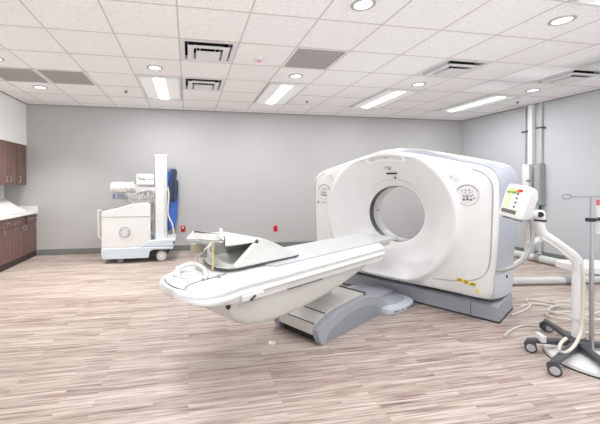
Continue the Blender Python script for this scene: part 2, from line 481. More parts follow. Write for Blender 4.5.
# ------------------------------------------------------------------ ct gantry
GA = R(58.5)
GM = Matrix.Translation((2.2,3.47,0)) @ Matrix.Rotation(-GA, 4, 'Z')
def gworld(x, y, z=0): return GM @ Vector((x,y,z))
g = thing('ct_gantry', 'large white computed tomography scanner ring with round bore and blue grey base', 'ct scanner', tuple(gworld(0,.4,0)), -GA)
CZ = .948
half = [(0,1.680),(.24,1.652),(.475,1.590),(.64,1.545),(.79,1.506),(.905,1.474),(.985,1.436),(1.030,1.365),(1.045,1.25),(1.038,.8),(.996,.30),(.985,.222),(.90,.22),(.46,.222)]
poly = half + [(0,.215)] + [(-x*.972,z) for x,z in reversed(half[1:])]
OUT = chaikin(poly, 2)
N = 192
def rad(poly, th):
    d = (math.cos(th), math.sin(th)); best = 0
    for i in range(len(poly)):
        ax, az = poly[i]; bx_, bz = poly[(i+1)%len(poly)]
        az -= CZ; bz -= CZ
        ex, ez = bx_-ax, bz-az
        den = d[0]*ez-d[1]*ex
        if abs(den) < 1e-12: continue
        t = (ax*ez-az*ex)/den; u = (ax*d[1]-az*d[0])/den
        if t > 0 and -1e-6 <= u <= 1+1e-6: best = max(best, t)
    return best
TH = [2*PI*k/N for k in range(N)]
RO = [rad(OUT, t) for t in TH]
def ringpts(rs, y): return [(r*math.cos(t), y if not callable(y) else y(t), CZ+r*math.sin(t)) for r, t in zip(rs, TH)]
def off(d): return [r-d for r in RO]
def capr(rmax, d): return [min(rmax, r-d) for r in RO]
fun = [(.80,.000),(.775,-.008),(.752,-.026),(.734,-.042),(.716,-.046),(.70,-.036),(.66,-.002),(.60,.038),(.52,.098),(.44,.163),(.385,.210),(.350,.236),(.330,.248)]
rings = [ringpts(off(.03),.10), ringpts(off(.004),.095), ringpts(off(0),.075), ringpts(off(.002),.05), ringpts(off(.010),.028), ringpts(off(.024),.010), ringpts(off(.045),.002)]
for k, (r, y) in enumerate(fun): rings.append(ringpts(capr(r, .047+.0015*k), y))
rings.append(ringpts([.326]*N,.275)); rings.append(ringpts([.36]*N,.275))
MB().torus_loft(rings).build('front_cover', WHITE, g, GM, smooth=50)
# bore
MB().torus_loft([ringpts([.356]*N,.256), ringpts([.325]*N,.256), ringpts([.325]*N,.285), ringpts([.356]*N,.285)]).build('bore_rim', mat('bore_rim_grey',(70,68,67),.4), g, GM)
MB().torus_loft([ringpts([.36]*N,.285), ringpts([.334]*N,.285), ringpts([.334]*N,.37), ringpts([.36]*N,.37)]).build('scan_window', mat('scan_window_film',(84,82,80),.25), g, GM)
MB().torus_loft([ringpts([.36]*N,.37), ringpts([.325]*N,.37), ringpts([.325]*N,.54), ringpts([.352]*N,.56), ringpts([.37]*N,.56)]).build('bore_liner', WHITE, g, GM)
for zz in (.0, .02):
    MB().torus_loft([ringpts([.326]*N,.392+zz*1.5), ringpts([.3235]*N,.393+zz*1.5), ringpts([.3235]*N,.397+zz*1.5), ringpts([.326]*N,.398+zz*1.5)]).build('liner_seam', SEAMG, g, GM)
MB().lathe([(.0,0),(.012,.0),(.012,.004)],(0,0,0),'x',12).build('laser_aperture', DARK, g, GM @ Matrix.Translation((-.3255,.46,CZ+.01)))
# shells behind the front cover
def crown(y):     # the silhouette grows a crown and bulging flanks behind the front cover
    rs = []
    c = math.sin(PI*min(1,max(0,(y-.05)/.85)))**.6 if .05 < y < .9 else 0
    for t, r in zip(TH, RO):
        s, k = math.sin(t), math.cos(t)
        e = r-.012
        if s > .2: e += .070*c*min(1,(s-.2)/.25)
        if abs(k) > .6 and s > -.75: e += .035*c*(abs(k)-.6)/.4
        if s < -.35: e += .075*c*min(1,(-s-.35)/.3)
        rs.append(e)
    return rs
def shell(name, ys, t0, t1, m, inner=.045):
    idx = [k for k in range(-N, 2*N) if R(t0)-1e-6 <= 2*PI*k/N <= R(t1)+1e-6]
    mb = MB(); secs = []
    for y in ys:
        rs = crown(y)
        secs.append([(rs[k%N]*math.cos(TH[k%N]), y, CZ+rs[k%N]*math.sin(TH[k%N])) for k in idx])
    ysi = list(reversed(ys))
    for y in ysi:
        rs = crown(y)
        secs.append([((rs[k%N]-inner)*math.cos(TH[k%N]), y, CZ+(rs[k%N]-inner)*math.sin(TH[k%N])) for k in idx])
    mb.loft(secs+[secs[0]], False, False)
    for e in (0, -1):
        v = [mb.bm.verts.new(s[e]) for s in secs]
        try: mb.bm.faces.new(v)
        except ValueError: pass
    return mb.build(name, m, g, GM, smooth=40)
ysA = [.085,.11,.14,.18,.22]
ysB = [.222,.26,.30,.34,.42,.52,.62,.72,.80,.86,.90]
ysS = [.085,.12,.16,.20,.28,.36,.46,.56,.66,.76,.84,.90]
shell('top_band', ysA, 26.25, 153.75, LAV)
shell('top_cover', ysB, 26.25, 153.75, WHITE)
sp1 = shell('side_panel', ysS, -26.25, 26.25, LAV)
sp2 = shell('side_panel', ysS, 153.75, 206.25, LAV)
PB = mat('pale_lavender_plastic', (203,208,218), .4)
shell('lower_side_panel', [.085,.12,.2,.3,.4,.5,.6,.68,.74], -58.125, -26.25, PB)
shell('lower_side_panel', [.085,.12,.2,.3,.4,.5,.6,.68,.74], 206.25, 238.125, PB)
shell('under_cover', [.085,.2,.4,.6,.74], 238.125, 301.875, MIDG)
# rear
rb = [ringpts([r-.02 for r in crown(.9)],.895), ringpts([r-.05 for r in crown(.9)],.93), ringpts(capr(.70,.09),.95), ringpts(capr(.68,.1),.95)]
for r, y in ((.62,.90),(.5,.76),(.42,.66),(.36,.57),(.345,.56)): rb.append(ringpts([min(r, q-.11) for q in RO], y))
rb += [ringpts([.38]*N,.56), ringpts(capr(.70,.13),.88)]
MB().torus_loft(rb).build('rear_cover', WHITE, g, GM, smooth=50)
# vertical screw on the side panel
MB().lathe([(.0,0),(.016,0),(.013,.006),(0,.006)],(0,0,0),'x',16).build('access_lock', DARK, sp1, GM @ Matrix.Translation((1.043,.36,.40)))
# seams of the front panel
for s in (1, -.972):
    pts = [(.22,.262),(.36,.305),(.50,.332),(.70,.352),(.84,.385),(.93,.44),(.975,.53),(.992,.66),(1.004,1.0),(1.008,1.24),(.990,1.33),(.94,1.395),(.85,1.44)]
    pp = smooth_path([(x*s, .0028 if x < .9 else .006, z) for x, z in pts], 6)
    MB().tube(pp, .0065, 6).build('panel_seam', mat('soft_seam',(166,164,162),.6), g, GM)
# shadow gap, its shade put in as a dark block, and base
gp = MB().box((-.90,.20,.15),(.92,.62,.24)); gp.build('gap_shade', DARK, g, GM)
bs = MB(); bs.prism([(.13,0),(.125,.15),(.15,.172),(.66,.172),(.69,.14),(.69,0)],'x',-1.0,1.03)
bo = bs.build('base', BLUEG, g, GM, bevel=.012, seg=3)
MB().box((.80,.1235,.0),(.804,.13,.16)).build('base_seam', CHAR, bo, GM)
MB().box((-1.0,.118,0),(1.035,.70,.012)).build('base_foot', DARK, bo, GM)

# front control pads
def ellipse(cx, cz, rx, rz, rot=0, n=40, pw=2.0):
    out = []
    for k in range(n):
        a = 2*PI*k/n; c, s_ = math.cos(a), math.sin(a)
        u = rx*math.copysign(abs(c)**(2/pw), c); v = rz*math.copysign(abs(s_)**(2/pw), s_)
        out.append((cx+u*math.cos(rot)-v*math.sin(rot), cz+u*math.sin(rot)+v*math.cos(rot)))
    return out
KEYG = mat('dark_key',(112,112,113),.5)
PADM = mat('pad_face', (230,230,229), .4)
PADRIM = mat('pad_rim', (214,213,212), .5)
for s in (1, -1):
    cx = .81 if s > 0 else -.825
    e = ellipse(cx, 1.195, .098, .098, -.5*s, 48, 2.2)
    pd_ = MB().prism(e,'y',-.004,.004).build('control_pad', PADM, g, GM)
    ei = ellipse(cx, 1.195, .088, .088, -.5*s, 48, 2.2)
    MB().torus_loft([[(x,-.004,z) for x,z in e],[(x,-.010,z) for x,z in e],[(x,-.010,z) for x,z in ei],[(x,-.004,z) for x,z in ei]]).build('pad_rim', PADRIM, pd_, GM)
    shade_arc = [(cx+.096*math.cos(a), -.010, 1.195+.096*math.sin(a)) for a in [R(20+10*k) for k in range(14)]]
    MB().tube(shade_arc, .0045, 8).build('pad_shade', SEAMG, pd_, GM)  # grey arc painted in as the shadow along the pad's upper edge
    for bx_, bz, r, m in ((-.045,.04,.006,BTN),(-.015,.046,.009,BTN),(.015,.046,.009,BTN),(.04,.03,.007,LBTN),(-.04,.012,.007,LBTN),(-.018,.02,.007,BTN),(.02,.018,.008,BTN),(.045,.0,.007,BTN),
                       (0,-.012,.016,BTN),(-.03,-.012,.01,BTN),(.03,-.012,.01,BTN),(0,-.042,.012,KEYG),(-.03,-.045,.012,KEYG),(.03,-.045,.011,KEYG),(.056,-.03,.009,BTN)):
        MB().lathe([(r,-.004),(r*.9,-.010),(r*.3,-.011)],(cx+bx_*s,0,1.195+bz),'y',14).build('button', m, pd_, GM)
    ox = .69 if s > 0 else -.745
    oz = 1.365 if s > 0 else 1.392
    dp = MB().prism(ellipse(ox, oz, .052, .03, -.25*s, 40, 3),'y',-.006,.004).build('display_window', PADM, g, GM)
    MB().prism(ellipse(ox-.018*s, oz+.004, .016, .016, 0, 20),'y',-.010,-.004).build('button', PADRIM, dp, GM)
    MB().prism(ellipse(ox+.02*s, oz-.004, .018, .018, 0, 20),'y',-.010,-.004).build('button', PADM, dp, GM)
# emblem and faint name line below the left pad
MB().lathe([(.018,.002),(.018,-.004),(.012,-.005)],(-.925,0,1.055),'y',24).build('emblem', BTN, g, GM)
nm = MB()
for k in range(7): nm.box((-.865+k*.022,-.003,1.045),(-.865+k*.022+.014,.002,1.062))
nm.build('name_line', mat('faint_lettering',(190,189,187),.6), g, GM)
# arched display strip above the bore, on the lip
def yf(r): return interp(sorted([(a,b) for a,b in fun]), r)
def lip(th, r, dy): return (r*math.cos(th), yf(r)+dy, CZ+r*math.sin(th))
sec = []
for k in range(41):
    th = R(111-42*k/40); u = min(k, 40-k)/4.0; h = .036*math.sqrt(max(0.02, 1-(1-min(1,u))**2))
    sec.append([lip(th,.652-h,-.001), lip(th,.652-h,-.012), lip(th,.652+h,-.014), lip(th,.652+h,-.001)])
ds = MB().loft(sec).build('display_strip', mat('strip_white',(244,244,243),.25), g, GM)
inn = []
for k in range(31):
    th = R(108-36*k/30); u = min(k,30-k)/3.0; h = .020*math.sqrt(max(0.02, 1-(1-min(1,u))**2))
    inn.append([lip(th,.652-h,-.010), lip(th,.652-h,-.0145), lip(th,.652+h,-.0165), lip(th,.652+h,-.012)])
MB().loft(inn).build('display_glass', mat('strip_glass',(216,216,214),.15), ds, GM)
for thd, r, m in ((104,.007,CHAR),(101.5,.006,BTN),(90,.008,CHAR),(87.5,.006,BTN),(78,.006,BTN),(74.5,.006,LBTN)):
    p = lip(R(thd),.652,-.015)
    MB().lathe([(r,.004),(r,-.003)],p,'y',12).build('indicator', m, ds, GM)
def on_funnel(name, pts, m, d=-.004, parent=g):
    q = [(x,z,math.hypot(x,z-CZ)) for x,z in pts]
    MB().loft([[(x,yf(r)+.004,z) for x,z,r in q],[(x,yf(r)+d,z) for x,z,r in q]]).build(name, m, parent, GM)
for cx, cz, w, h in ((-.03,1.49,.022,.014),(.005,1.478,.016,.02),(.03,1.488,.010,.012)):
    on_funnel('label_mark', [(cx-w,cz-h),(cx+w,cz-h),(cx+w,cz+h),(cx-w,cz+h)], LBTN if cx != .005 else BTN)
on_funnel('laser_slot', [(-.052,1.412),(.075,1.412),(.075,1.430),(-.052,1.430)], DARK)
on_funnel('laser_lens', [(x,z) for x,z in ellipse(.035,1.372,.013,.013,0,14)], CHAR)
arc = [lip(R(60+6*k),.405,-.001) for k in range(12)]
MB().tube(arc,.003,6).build('bore_arc_line', LBTN, g, GM)
# warning stickers low on the right
for cx, cz, w, h in ((.745,.370,.028,.016),(.80,.362,.024,.020),(.855,.352,.026,.016)):
    st = MB().box((cx-w,-.0035,cz-h),(cx+w,.004,cz+h)).build('warning_sticker', YEL, g, GM)
    for q in (-.5, 0, .5): MB().box((cx-w*.75,-.0045,cz+q*h-.0025),(cx+w*.6,-.003,cz+q*h+.0025)).build('sticker_text', mat('sticker_ink',(90,80,30),.6), st, GM)
MB().prism([(.872,.285),(.908,.285),(.890,.318)],'y',-.0035,.008).build('warning_sticker', YEL, g, GM)

# ------------------------------------------------------------------ patient table
TB = tuple(gworld(0,-1.0,0))
pt = thing('patient_table', 'long white scanner table with grey cradle reaching into the bore', 'patient table', TB, -GA)
def hw(y):
    if y < -2.38:
        u = min(1,(-2.38-y)/.344); return .302*(1-u**3.4)**(1/2.5) if u < 1 else .0
    return .302
def topz(y): return .722-.035*max(0,(-2.35-y)/.36)
secs = []
ysT = [-2.722,-2.720,-2.714,-2.70,-2.68,-2.65,-2.61,-2.56,-2.50,-2.44,-2.38,-2.3,-2.2,-1.9,-1.5,-1.1,-.8,-.62,-.57,-.54,-.525]
for y in ysT:
    w = max(.03, hw(y)); t = topz(y); nose = max(0,min(1,(-2.25-y)/.4))
    e = 1-max(0,(y+.62)/.095)**2*.30 if y > -.62 else 1
    bot = .585+.02*nose if y < -.62 else .585+.05*max(0,(y+.62)/.095)
    if y < -2.6: bot = .605+.035*((-2.6-y)/.122)**2
    k = 1-nose                         # the ribs fade out into the smooth nose
    prof = [(0,t-.004),(.60,t-.002),(.76,t),(.84,t-.003),(.92,t-.018),(.965,t-.036),(.965-.045*k,t-.050),(.965-.055*k,t-.064),(.99-.005*k,t-.072),(1.0,t-.084),(1.0-.05*k,t-.098),(.99-.045*k,bot+.020),(.94,bot),(.5,bot-.004),(0,bot-.005)]
    q0 = .585-.005; prof = [(x, bot-.005+(z-q0)*(t-bot+.005)/(t-q0)) if z < t-.02 and y < -2.3 and i_ not in (11,12,13,14) else (x,z) for i_,(x,z) in enumerate(prof)]
    pr = [(x*w*e,z) for x,z in prof] + [(-x*w*e,z) for x,z in reversed(prof[1:-1])]
    secs.append([(x,y,z) for x,z in pr])
body = MB().loft(secs).build('table_body', WHITE, pt, GM, smooth=60)
# grey concave cradle
cs = []
for y in (-2.02,-2.0,-1.5,-.8,-.35,-.12,-.10):
    w = .205 if -2.01 < y < -.11 else .19; a = []
    for k in range(13):
        u = -1+k/6; a.append((u*w,y,.727+.010*u*u))
    b = [(x*.98,y,z-.018-(.0 if y < -.58 else .012)) for x,_,z in reversed(a)]
    cs.append(a+b)
MB().loft(cs).build('cradle', CRADLE, pt, GM, smooth=50)
# under the cradle, the carrier running on past the body's end
MB().box((-.15,-.62,.655),(.15,-.20,.70)).build('cradle_carrier', OFFW, pt, GM, bevel=.015, seg=3)
# lower hull
hs = []
for y, zb, w in ((-2.47,.570,.21),(-2.455,.540,.236),(-2.43,.495,.248),(-2.38,.447,.252),(-2.31,.408,.252),(-2.2,.380,.252),(-2.05,.366,.252),(-1.8,.374,.252),(-1.5,.405,.252),(-1.28,.438,.252),(-1.0,.496,.247),(-.80,.548,.238),(-.77,.575,.22)):
    zt = .592; d = min(.045,(zt-zb)*.6)
    prof = [(0,zt),(w+.028,zt),(w+.026,zt-.010),(w+.006,zt-.016),(w,zb+d+.001),(w-.012,zb+d*.45),(w-.04,zb+.006),(w-.08,zb),(0,zb)]
    pr = prof + [(-x,z) for x,z in reversed(prof[1:-1])]
    hs.append([(x,y,z) for x,z in pr])
MB().loft(hs).build('lower_hull', OFFW, pt, GM, smooth=45)
# trim line, latch, knob on the near side
MB().tube([(.2985,-1.99,.588),(.2985,-1.60,.586)],.004,6).build('trim_line', CHAR, body, GM)
la = MB().box((.292,-2.40,.594),(.309,-2.22,.634)).build('release_latch', mat('ivory_plastic',(226,223,216),.4), body, GM, bevel=.008, seg=3)
MB().tube([(.314,-2.34,.601),(.314,-2.30,.618)],.006,8).build('latch_tick', DARK, la, GM)
MB().tube([(.305,-2.42,.588),(.305,-2.24,.588)],.004,6).build('latch_slot', MIDG, la, GM)
MB().lathe([(.014,0),(.014,.012),(.009,.014)],(0,0,0),'x',16).build('knob', DARK, body, GM @ Matrix.Translation((.262,-2.475,.578)))
# foot end fittings: seam, emblem, grip handle, buttons
SEAMD = mat('deck_seam_grey',(96,96,98),.6)
SZ = lambda y: topz(y)
seam = [(-.16,-2.655),(-.10,-2.682),(.02,-2.698),(.12,-2.68),(.085,-2.645),(.072,-2.60),(.075,-2.54),(.09,-2.45),(.10,-2.36)]
MB().tube(smooth_path([(x,y,SZ(y)-.003) for x,y in seam],6),.0055,6).build('deck_seam', SEAMD, body, GM)
MB().tube([(-.08+.045*math.cos(2*PI*k/28),-2.56+.03*math.sin(2*PI*k/28),SZ(-2.56)) for k in range(28)],.004,6,closed=True).build('deck_emblem', LBTN, body, GM)
MB().tube(smooth_path([(-.14,-2.60,.70),(-.15,-2.57,.735),(-.16,-2.49,.752),(-.12,-2.44,.752),(-.02,-2.45,.745),(.06,-2.49,.73),(.08,-2.52,.71)],6),.014,10).build('grip_handle', mat('grip_grey',(222,222,223),.4), body, GM)
MB().prism([(-.30,-2.50),(-.17,-2.54),(-.12,-2.47),(-.25,-2.42)],'z',.70,.716).build('deck_recess', WHITE2, body, GM)
for x, y in ((.034,-2.483),(.123,-2.435)):
    MB().lathe([(.012,.70),(.012,.730),(.007,.733)],(x,y,0),'z',14).build('deck_button', MIDG, body, GM)
# pedestal
prof = [(-1.46,0),(-1.49,.05),(-1.508,.105),(-1.478,.152),(-1.27,.210),(-1.1,.226),(-.92,.237),(-.74,.233),(-.51,.175),(-.405,.11),(-.362,.05),(-.36,0)]
prof = [prof[0]] + [p for p in [(p.x,p.y) for p in smooth_path([(a,b,0) for a,b in prof],5)]][1:]
for s in (1, -1):
    mb = MB(); a, b = (.133,.194) if s > 0 else (-.31,-.25)
    mb.prism(prof,'x',a,b)
    sk = mb.build('skirt', BLUEG, pt, GM, bevel=.014, seg=3)
    if s > 0:
        ins = [(-1.40,.012),(-1.38,.060),(-1.30,.105),(-1.14,.145),(-.96,.165),(-.78,.158),(-.62,.122),(-.53,.08),(-.52,.012)]
        ins = [(p.x,p.y) for p in smooth_path([(u,v,0) for u,v in ins],5)]
        MB().prism(ins,'x',.189,.196).build('skirt_panel', mat('skirt_panel_grey',(146,150,160),.45), sk, GM, bevel=.004)
def plate_obj(name, y0, y1, z0, z1, m=OFFW, x0=-.248, x1=.132, th=.02, bevel=.004):
    mb = MB()
    mb.add([(x0,y0,z0),(x1,y0,z0),(x1,y1,z1),(x0,y1,z1),(x0,y0,z0-th),(x1,y0,z0-th),(x1,y1,z1-th),(x0,y1,z1-th)],
        [(0,1,2,3),(4,7,6,5),(0,4,5,1),(1,5,6,2),(2,6,7,3),(3,7,4,0)])
    return mb.build(name, m, pt, GM, bevel=bevel)
plate_obj('front_plate', -1.495,-1.475,.092,.158)
plate_obj('cover_plate', -1.474,-1.335,.163,.207)
plate_obj('cover_plate', -1.328,-1.18,.211,.231)
plate_obj('cover_plate', -1.179,-.71,.232,.246)
plate_obj('cover_plate', -.66,-.36,.226,.085, LAV)
MB().box((-.23,-1.44,.0),(.11,-.38,.085)).build('pedestal_core', DARK, pt, GM)
for y, z in ((-1.3315,.2085),(-1.4755,.159)):
    MB().tube([(-.235,y,z),(.128,y,z)],.0045,6).build('cover_seam', CHAR, pt, GM)
MB().box((-.225,-.71,.232),(.128,-.66,.244)).build('cover_slot', DARK, pt, GM)
MB().box((-.225,-.60,.196),(-.02,-.57,.204)).build('cover_slot', DARK, pt, GM)
lc = MB().loft([[(-.20,-1.25,.2),(-.09,-1.25,.2),(-.09,-.90,.2),(-.20,-.90,.2)],[(-.20,-1.35,.46),(-.09,-1.35,.46),(-.09,-1.05,.53),(-.20,-1.05,.53)]])
lc.build('lift_column', OFFW, pt, GM)
# dock plate on the floor between pedestal and gantry
dk = [(-.36,-.46),(.20,-.47),(.275,-.42),(.305,-.34),(.325,-.20),(.325,-.08),(.30,.02),(.24,.085),(.15,.11),(-.36,.11)]
dk = [(p.x,p.y) for p in smooth_path([(a,b,0) for a,b in dk],4,True)]
do = MB().prism(dk,'z',0,.062).build('floor_dock', PB, pt, GM, bevel=.012, seg=3)
MB().prism([(x*.8-.02,y*.75-.03) for x,y in dk],'z',.055,.070).build('dock_cover', BLUEG, do, GM, bevel=.01)
for a, b in (((.2905,-.40,.03),(.3165,-.25,.03)),((.3275,-.20,.03),(.3265,-.06,.03))):
    MB().tube([a,b],.006,6).build('dock_slot', CHAR, do, GM)
MB().box((-.20,-.48,.05),(.06,.12,.10)).build('dock_rail', BLUEG, do, GM, bevel=.03, seg=4)

# knee wedge lying on the table
kw = thing('knee_wedge', 'pale grey folding wedge cushion propped open on the foot end of the table', 'cushion', tuple(gworld(-.1,-1.95,.739)), -GA)
z0 = .744
def strip(sec_yz, x0, x1, th, name, m, par=kw):
    mb = MB(); up = [Vector((y,z)) for y,z in sec_yz]; lo = []
    for i, p in enumerate(up):
        t = (up[min(i+1,len(up)-1)]-up[max(i-1,0)]).normalized(); n = Vector((t.y,-t.x))
        lo.append(p+n*th)
    ring = [(p.x,p.y) for p in up]+[(p.x,p.y) for p in reversed(lo)]
    mb.prism(ring,'x',x0,x1)
    return mb.build(name, m, par, GM, bevel=min(.01,th*.4), seg=3, smooth=50)
strip([(-1.66,z0+.006),(-1.75,z0+.045),(-1.98,z0+.150),(-2.05,z0+.172),(-2.08,z0+.172)], -.335,.118,-.022,'ramp_pad',BEIGE)
for x0, x1 in ((.092,.118),(-.335,-.309)):
    MB().prism([(-1.70,z0+.003),(-1.78,z0+.045),(-1.98,z0+.138),(-2.05,z0+.160),(-2.10,z0+.155),(-2.30,z0+.012),(-2.29,z0+.003)],'x',x0,x1).build('side_panel', BEIGE, kw, GM, bevel=.006, seg=3)
MB().prism([(.120,-2.06),(.122,-2.30),(.105,-2.37),(-.14,-2.19),(-.33,-2.10),(-.335,-2.05)],'z',z0+.152,z0+.174).build('top_flap', BEIGE, kw, GM, bevel=.007, seg=3)
MB().tube([(.108,-2.105,z0+.150),(.112,-2.20,z0+.085),(.112,-2.30,z0+.012)],.016,10).build('edge_roll', mat('pale_piping',(232,228,214),.5), kw, GM)
MB().lathe([(.018,0),(.018,.03),(.010,.034)],(0,0,0),'x',16).build('hinge_cap', CHAR, kw, GM @ Matrix.Translation((.09,-2.11,z0+.155)))
bp = [(.118,-1.66),(.118,-2.28),(.09,-2.345),(.02,-2.37),(-.10,-2.36),(-.22,-2.32),(-.31,-2.25),(-.335,-2.2),(-.335,-1.66)]
MB().prism(bp,'z',.739,z0+.004).build('base_pad', BEIGE, kw, GM)
MB().tube([(x*1.01,y,.742) for x,y in bp[:8]],.0035,6).build('edge_piping', CHAR, kw, GM)
cur = [(.10,-2.30),(.05,-2.33),(-.05,-2.33),(-.18,-2.30),(-.27,-2.25),(-.315,-2.18),(-.32,-2.05)]
mb = MB(); cc = smooth_path([(x,y,0) for x,y in cur],5)
hts = [interp([(0,.015),(.2,.03),(.55,.06),(.8,.10),(1,.15)], k/(len(cc)-1)) for k in range(len(cc))]
mb.loft([[(p.x,p.y,z0),(p.x,p.y,z0+h),(p.x+.012,p.y+.014,z0+h),(p.x+.012,p.y+.014,z0)] for p, h in zip(cc,hts)])
mb.build('rear_wall', BEIGE, kw, GM)

# acrylic tray rack standing on the foot end
rk = thing('tray_rack', 'clear acrylic tray on two thin posts at the foot of the table', 'rack', tuple(gworld(0,-2.4,.72)), -GA)
def tr_pt(x, y, z): return (x, y, z)
tray = MB(); zt = .924
tp = [(-.12,-2.51),(-.35,-2.32),(-.16,-2.19),(.115,-2.40)]
tray.prism(tp,'z',zt,zt+.008)
tro = tray.build('tray', ACRYL, rk, GM)
MB().tube([(x,y,zt+.012) for x,y in tp],.009,8,closed=True).build('tray_rim', mat('milky_rim',(226,226,222),.3), tro, GM)
bar = smooth_path([(-.10,-2.24,zt+.012),(-.09,-2.26,zt+.05),(-.02,-2.31,zt+.05),(.05,-2.36,zt+.012)],5)
MB().tube(bar,.012,8).build('tray_bar', OFFW, tro, GM)
MB().cyl((-.03,-2.37,.722),(-.03,-2.37,zt+.002),.010,seg=12).build('post', YPOST, rk, GM)
MB().cyl((-.285,-2.33,.722),(-.285,-2.33,zt+.002),.008,seg=12).build('post', mat('clear_post',(224,222,214),.3), rk, GM)
MB().lathe([(.046,.80),(.048,.803),(.048,.856),(.042,.86)],(-.285,-2.33,0),'z',24).build('clamp', KHAKI, rk, GM)

# ------------------------------------------------------------------ mobile x-ray unit by the back wall
mx = thing('mobile_x_ray_unit', 'white mobile x-ray machine on wheels with tall column by the back wall', 'x-ray machine', (-.9,6.05,0))
PX0, PX1, PY0, PY1 = -1.39, -.62, 5.75, 6.34
bd = MB(); bd.prism([(PX0,.25),(PX0,.83),(PX0+.03,.86),(PX0+.14,.865),(PX0+.24,.90),(PX0+.45,.965),(PX1-.06,.99),(PX1,.96),(PX1,.25)],'y',PY0,PY1)
bo = bd.build('body', WHITE, mx, bevel=.03, seg=4)
MB().box((PX0+.01,PY0-.003,.758),(PX1-.01,PY0+.004,.766)).build('body_seam', SEAMG, bo)
sk = MB(); sk.prism([(PX0+.03,.075),(PX0,.12),(PX0,.255),(-.25,.255),(-.25,.21),(-.58,.21),(-.63,.18),(-.65,.075)],'y',PY0-.01,PY1+.01)
sk.build('skirt', PALEB, mx, bevel=.015, seg=3)
pf = MB(); pf.prism([(PX1-.18,.258),(-.27,.258),(-.225,.30),(-.215,.37),(-.25,.385),(-.60,.365),(PX1-.08,.33)],'y',PY0-.005,PY1)
pf.build('front_deck', PALEB, mx, bevel=.015, seg=3)
MB().box((-.262,5.7445,.30),(-.225,5.80,.345)).build('deck_cutout', CHAR, mx, bevel=.008)
em = MB().lathe([(.092,.004),(.092,-.008),(.082,-.009)],(-1.02,PY0-.002,.515),'y',32).build('round_emblem', mat('emblem_grey',(222,222,222),.35), bo)
MB().torus_loft([[(r*math.cos(2*PI*k/36)-1.02,PY0-.011+h,.515+r*math.sin(2*PI*k/36)) for k in range(36)] for r,h in ((.088,.0),(.080,-.004),(.072,.0),(.080,.003))]).build('emblem_ring', BTN, em)
sw = MB()
for k0, cx, cz in ((40,-.026,.009),(220,.026,-.009)):
    sw.tube([(-1.02+cx+.034*math.cos(R(k0+20*k)),PY0-.012,.515+cz+.034*math.sin(R(k0+20*k))) for k in range(12)],.004,6)
sw.build('emblem_monogram', BTN, em)
MB().tube(smooth_path([(PX0,5.78,.86),(PX0-.035,5.76,.88),(PX0-.045,5.75,.84),(PX0-.04,5.75,.60),(PX0-.035,5.75,.45),(PX0,5.78,.42)],5),.014,10).build('side_handle', OFFW, mx)
for y in (5.80,6.28):
    w = MB().lathe([(.05,-.02),(.088,-.02),(.094,-.012),(.094,.012),(.088,.02),(.05,.02)],(-.44,y,.094),'y',32).build('drive_wheel', DARK if y > 6 else mat('tyre_grey',(150,150,150),.6), mx)
    MB().lathe([(.0,-.024),(.064,-.024),(.066,0)],(-.44,y,.094),'y',28).build('hub', WHITE2, w)
    MB().torus_loft([[(-.44+r*math.cos(2*PI*k/24),y-.025+h,.094+r*math.sin(2*PI*k/24)) for k in range(24)] for r,h in ((.046,0),(.042,-.003),(.036,0),(.042,.003))]).build('hub_ring', BTN, w)
for y in (5.82,6.26):
    MB().lathe([(.02,-.016),(.045,-.016),(.05,0),(.045,.016),(.02,.016)],(-1.10,y,.05),'y',24).build('caster', MIDG, mx)
MB().box((-.66,5.80,.075),(-.37,6.30,.21)).build('wheel_well', DARK, mx)
cl = MB().box((-.550,5.84,.36),(-.362,6.06,1.77)).build('column', WHITE, mx, bevel=.012, seg=3)
MB().box((-.558,5.83,1.765),(-.354,6.07,1.80)).build('column_cap', WHITE2, cl, bevel=.01)
MB().box((-.395,5.836,.42),(-.388,5.842,1.74)).build('column_track', SEAMG, cl)
for z in (.46,.60,.70):
    MB().box((-.62,5.86,z),(-.55,5.95,z+.05)).build('bracket', BTN, cl, bevel=.006)
for k in range(3):
    MB().tube(smooth_path([(-.60+.012*k,5.84,.44),(-.588+.01*k,5.83,.58),(-.60+.012*k,5.84,.72),(-.59,5.86,.85)],5),.005,6).build('cable', CABLEG, mx)
# tube head, arm, collimator, display box
arm = MB().tube([(-1.20,5.92,1.235),(-1.0,5.93,1.245),(-.80,5.94,1.215),(-.50,5.95,1.20)],[.072,.085,.085,.085],24).build('tube_arm', WHITE2, mx)
hd = MB(); hd.lathe([(.03,-.15),(.07,-.145),(.092,-.12),(.097,0),(.092,.10),(.07,.125),(.03,.13)],(-1.13,5.93,1.24),'x',28)
hd.build('tube_head', WHITE, mx)
MB().lathe([(.05,-.03),(.085,-.028),(.09,.0),(.085,.028),(.05,.03)],(-.93,5.93,1.25),'x',28).build('tube_collar', PADRIM, mx)
cb = MB().box((-1.255,5.86,1.035),(-1.02,6.02,1.155)).build('collimator', mat('collimator_body',(184,186,178),.4), mx, bevel=.01)
MB().box((-1.235,5.853,1.055),(-1.19,5.862,1.138)).build('collimator_switch', mat('slate_blue',(108,112,150),.4), cb)
MB().box((-1.165,5.853,1.055),(-1.05,5.862,1.138)).build('collimator_window', SCREEN, cb)
bx2 = MB().box((-.855,5.83,1.285),(-.565,5.93,1.470)).build('display_box', WHITE, mx, bevel=.008)
ink = MB()
for a, b in (((-.825,1.415),(-.79,1.385)),((-.79,1.385),(-.765,1.375)),((-.765,1.375),(-.745,1.395)),((-.745,1.395),(-.72,1.375)),((-.72,1.375),(-.70,1.385)),((-.66,1.38),(-.625,1.38)),((-.60,1.38),(-.575,1.38))):
    ink.tube([(a[0],5.829,a[1]),(b[0],5.829,b[1])],.006,6)
ink.build('box_lettering', mat('ink_grey',(110,108,106),.6), bx2)
